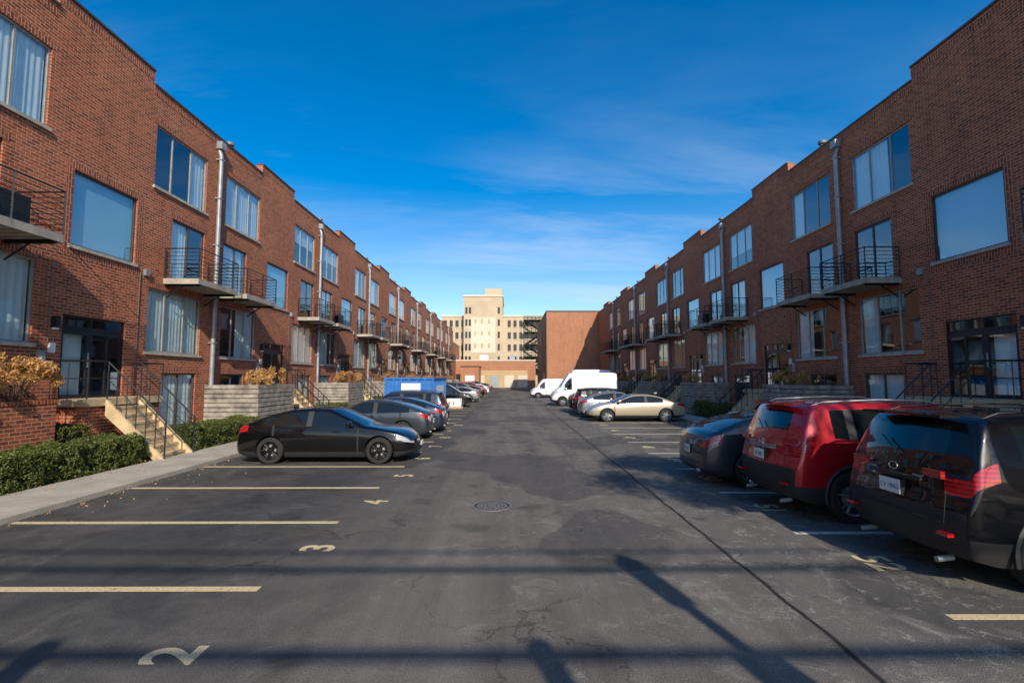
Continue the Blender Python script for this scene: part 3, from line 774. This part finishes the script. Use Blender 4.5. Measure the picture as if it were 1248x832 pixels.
# ------------------------------------------------------------------ foliage
def leaf_mat(name, ca, cb, cc, scale=9):
    m,nt,p=new_mat(name); out=[n for n in nt.nodes if n.type=='OUTPUT_MATERIAL'][0]
    tc=nd(nt,'ShaderNodeTexCoord').outputs['Object']
    a=NO(nt,tc,scale,3); b_=NO(nt,tc,scale*7,1)
    c=MX(nt,RG(nt,a,.35,.65),ca,cb); c=MX(nt,RG(nt,b_,.5,.65),c,cc)
    setp(nt,p,col=c,rough=.5,spec=.4)
    t=nd(nt,'ShaderNodeBsdfTranslucent',{'Color':c})
    mx=nd(nt,'ShaderNodeMixShader',{0:.25,1:p.outputs[0],2:t.outputs[0]}); nt.links.new(mx.outputs[0],out.inputs['Surface']); return m
M['leaf']=leaf_mat('hedge_leaf',(.05,.08,.014),(.11,.145,.025),(.20,.20,.05))
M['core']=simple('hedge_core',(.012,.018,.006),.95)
M['dry']=leaf_mat('dry_leaf',(.50,.27,.08),(.66,.40,.14),(.36,.16,.05),6)
M['twig']=simple('twig',(.10,.065,.04),.9)
def leaves(pts, size, rng):
    n=len(pts); a=rng.normal(size=(n,3)); a/=np.linalg.norm(a,axis=1)[:,None]
    h=rng.normal(size=(n,3)); b_=np.cross(a,h); b_/=np.linalg.norm(b_,axis=1)[:,None]
    s=(size*rng.uniform(.6,1.3,n))[:,None]
    v=np.stack([pts-a*s,pts-b_*s*.5,pts+a*s,pts+b_*s*.5],1).reshape(-1,3)
    return v
def mk_leaves(name,pts,size,mat,parent):
    rng=np.random.default_rng(len(pts)); v=leaves(pts,size,rng); n=len(pts)
    me=bpy.data.meshes.new(name); me.vertices.add(4*n); me.vertices.foreach_set('co',v.ravel())
    me.loops.add(4*n); me.loops.foreach_set('vertex_index',np.arange(4*n)); me.polygons.add(n); me.polygons.foreach_set('loop_start',np.arange(n)*4)
    me.update(calc_edges=True); me.validate(); me.materials.append(M[mat]); o=bpy.data.objects.new(name,me); COL.objects.link(o); o.parent=parent
def hedge(x0,x1,y0,y1,h,dens=1400,seed=1,size=.026):
    e=empty('hedge'); rng=np.random.default_rng(seed)
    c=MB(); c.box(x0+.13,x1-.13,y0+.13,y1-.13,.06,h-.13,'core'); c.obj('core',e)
    lx,ly=x1-x0,y1-y0
    pts=[]
    for axis,area in (('t',lx*ly),('x0',ly*h),('x1',ly*h),('y0',lx*h),('y1',lx*h)):
        n=int(area*dens); u=rng.random(n); w=rng.random(n); dep=rng.exponential(.05,n)-.02
        if axis=='t': p=np.stack([x0+u*lx,y0+w*ly,h-dep],1)
        elif axis[0]=='x': p=np.stack([(x0+dep if axis=='x0' else x1-dep),y0+u*ly,.08+w*(h-.08)],1)
        else: p=np.stack([x0+u*lx,(y0+dep if axis=='y0' else y1-dep),.08+w*(h-.08)],1)
        pts.append(p)
    p=np.concatenate(pts)
    cx,cy=(x0+x1)/2,(y0+y1)/2
    k=np.array([mnoise.noise(Vector((q[0]*2.2,q[1]*2.2,q[2]*2.5+seed)))*.15+mnoise.noise(Vector((q[0]*6,q[1]*6,q[2]*6)))*.07 for q in p])
    nrm=np.stack([np.clip((p[:,0]-cx)/(lx/2),-1,1)**3,np.clip((p[:,1]-cy)/(ly/2),-1,1)**3,np.clip((p[:,2]-h*.4)/(h*.6),-1,1)**3],1)
    corner=np.clip(np.linalg.norm(nrm,axis=1)-1,0,1)[:,None]
    p=p+nrm*k[:,None]-nrm*corner*.10
    keep=np.array([mnoise.noise(Vector((q[0]*4,q[1]*4,q[2]*4+9)))>-.42 for q in p]); p=p[keep]
    mk_leaves('leaves',p,size,'leaf',e)
hedge(-10.5,-9.4,5.0,13.0,.78,2300,1,.028)
hedge(-11.4,-10.6,11.6,12.5,1.02,1600,4,.028)
hedge(-10.5,-9.4,14.9,18.7,.80,1700,2,.028)
for k in range(1,7): hedge(-10.5,-9.5,15.1+10.5*k-.2,18.6+10.5*k,.8,350,10+k,.05)
for k in range(-1,5): hedge(10.8,11.6,14.6+10.5*k,18.4+10.5*k,.9,450,30+k,.045)
def shrub(x,y,z,r,h,n=900,seed=1,size=.05):
    e=empty('dry_hydrangea_shrub',(x,y,z)); rng=np.random.default_rng(seed); b=MB(); P=[]
    for i in range(26):
        a=rng.random()*6.28; q=r*math.sqrt(rng.random()); t=Vector((q*math.cos(a),q*math.sin(a),h*(.45+.5*rng.random())*(1-.35*q/r)))
        m=t*.5+Vector((0,0,h*.08)); b.tube((t.x*.12,t.y*.12,0),m,.010,'twig',5,.007); b.tube(m,t,.007,'twig',5,.004)
        c=rng.normal(size=(n//26,3)); c/=np.linalg.norm(c,axis=1)[:,None]; c*=(rng.random(n//26)**.4*.16)[:,None]
        P.append(c+np.array(t))
    b.obj('stems',e); mk_leaves('dried_blooms',np.concatenate(P),size,'dry',e)
for i,(yy,zz) in enumerate(((8.4,1.7),(9.5,1.7),(10.8,1.7))): shrub(-10.9,yy,zz,.75,1.25,4600,i,.036)
for k in range(0,7):
    shrub(-10.5,21.3+10.5*k,1.8,.8,1.1,2600 if k<2 else 700,40+k,.045)
    if k<5: shrub(12.0,20.9+10.5*k,1.8,.7,.95,1300,60+k,.045)
shrub(-10.2,19.9,1.8,.5,.7,900,97,.045)
rng=np.random.default_rng(5); n=1500
xl=np.where(rng.random(n)<.5,-7.75+rng.exponential(.35,n),-9.3-rng.random(n)*.5+rng.exponential(.3,n)); yl=3+rng.random(n)**1.6*40
zl=np.where(xl<-7.82,.125,.012)
xr=9.1-rng.exponential(.4,400); yr=3+rng.random(400)*40
pl=np.concatenate([np.stack([xl,yl,zl],1),np.stack([xr,yr,np.full(400,.012)],1)])
mk_leaves('fallen_leaves',pl,.022,'dry',None)

# street trees behind the camera (they cast the dappled shade on the right)
def tree(x,y,trunk,seed,dens,spread,limb=1.35):
    e=empty('street_tree',(x,y,0)); b=MB(); tips=[]; rt=random.Random(seed)
    def branch(p,d,L,r,lev):
        q=p+d*L; b.tube(p,q,r,'twig',7,r*.68)
        if lev==0: tips.append(q); return
        for i in range(3 if lev>1 else 4):
            nd_=(d+Vector((rt.uniform(-1,1),rt.uniform(-1,1),rt.uniform(-.1,.5)))*.7).normalized()
            branch(q,nd_,L*rt.uniform(.6,.78),r*.62,lev-1)
    b.tube((0,0,0),(0,0,trunk+.2),.17,'twig',12,.12)
    for i in range(4):
        a=i*1.57+.4; branch(Vector((0,0,trunk)),Vector((math.cos(a)*.7,math.sin(a)*.7,.7)).normalized(),limb,.085,3)
    b.obj('trunk_limbs',e,smooth=True)
    rg=np.random.default_rng(seed); tp=np.array([list(t) for t in tips]); P=np.repeat(tp,dens,0)+rg.normal(size=(len(tp)*dens,3))*spread
    mk_leaves('foliage',P,.075,'leaf',e)
tree(9.0,-4.6,7.6,11,80,.24)
tree(11.6,-8.6,6.2,12,70,.26,1.2)

# ------------------------------------------------------------------ utility poles and lamp behind camera
def upole(x,y,h,r=.13):
    e=empty('utility_pole',(x,y,0)); b=MB(); b.tube((0,0,0),(0,0,h),r*1.25,'wood',14,r); b.obj('pole',e,smooth=True); return e
upole(2.40,-3.75,5.0,.11)
upole(-1.75,-3.75,5.0,.12)
for X_ in (-16,22):
    e=upole(X_,-8,9.8,.14); b=MB(); b.box(-.06,.06,-1.0,1.0,8.8,8.95,'wood')
    b.obj('crossarm',e)
b=MB()
for z,yo,r in ((9.0,0,.045),(9.05,.5,.025),(7.9,0,.06),(7.45,0,.045)):
    pv=None
    for i in range(25):
        x=-16+38*i/24; t=(i/24-.5)*2; zz=z+.35*t*t-.35
        p=(x,-8+yo,zz)
        if pv: b.tube(pv,p,r,'rubber',6)
        pv=p
b.obj('power_line',smooth=True)
e=empty('street_lamp',(3.8,-2.65,0)); b=MB()
b.tube((0,0,0),(0,0,5.2),.09,'galv',12,.07); b.tube((0,0,5.2),(0,.1,5.5),.06,'galv',10)
b.lathe([(4.75,.05),(4.8,.14),(5.45,.17),(5.6,.05)],(0,0,0),'Z','black',12)
b.box(-.20,.20,-.05,.05,3.75,4.15,'black'); b.obj('post_and_head',e,smooth=True)

# ------------------------------------------------------------------ light
el=math.radians(31); az=math.radians(165)
sd=Vector((math.sin(az)*math.cos(el),math.cos(az)*math.cos(el),math.sin(el)))
sl=bpy.data.lights.new('sun','SUN'); sl.energy=5.0; sl.angle=math.radians(.5); sl.color=(1,.90,.76)
so=bpy.data.objects.new('sun',sl); COL.objects.link(so); so.rotation_euler=(-sd).to_track_quat('-Z','Y').to_euler(); so.location=(0,-20,30)
W=bpy.data.worlds.new('World'); S.world=W; W.use_nodes=True; nt=W.node_tree; nt.nodes.clear()
sky=nd(nt,'ShaderNodeTexSky',sky_type='NISHITA'); sky.sun_disc=False; sky.sun_elevation=el; sky.sun_rotation=az; sky.ozone_density=2.6; sky.air_density=1.0; sky.dust_density=.8; sky.altitude=200
g=nd(nt,'ShaderNodeTexCoord').outputs['Generated']
sp=nd(nt,'ShaderNodeSeparateXYZ',{'Vector':g})
hs=nd(nt,'ShaderNodeHueSaturation',{'Color':sky.outputs[0],'Saturation':RG(nt,sp.outputs['Z'],.02,.40,1.05,1.55),'Value':1.25})
zz=MA(nt,'ADD',MA(nt,'MAXIMUM',sp.outputs['Z'],0.0),.12)
pl=nd(nt,'ShaderNodeCombineXYZ',{'X':MA(nt,'DIVIDE',sp.outputs['X'],zz),'Y':MA(nt,'DIVIDE',sp.outputs['Y'],zz)}).outputs[0]
mp=nd(nt,'ShaderNodeMapping',{'Vector':pl,'Rotation':(0,0,.25),'Scale':(.28,1.1,1)}).outputs[0]
cn=NO(nt,mp,1.1,7,.62,.5); cm=NO(nt,pl,.35,3,.5)
cf=MA(nt,'MULTIPLY',MA(nt,'MULTIPLY',RG(nt,cn,.47,.76,0,.75),RG(nt,cm,.38,.58)),RG(nt,sp.outputs['Z'],.28,.55,1,.22))
col=MX(nt,cf,hs.outputs[0],(6.0,6.6,7.1))
bg=nd(nt,'ShaderNodeBackground',{'Color':col,'Strength':.135})
ow=nd(nt,'ShaderNodeOutputWorld'); nt.links.new(bg.outputs[0],ow.inputs[0])
S.view_settings.view_transform='Standard'; S.view_settings.look='None'; S.view_settings.exposure=0

cam=bpy.data.cameras.new('camera'); cam.sensor_width=36; cam.lens=592/1248*36; cam.clip_end=3000; cam.clip_start=.05
co=bpy.data.objects.new('camera',cam); COL.objects.link(co); co.location=(0,0,2.25)
co.rotation_euler=(math.radians(90+4.3),0,math.radians(-.28)); S.camera=co
print('OBJ',len(bpy.data.objects))
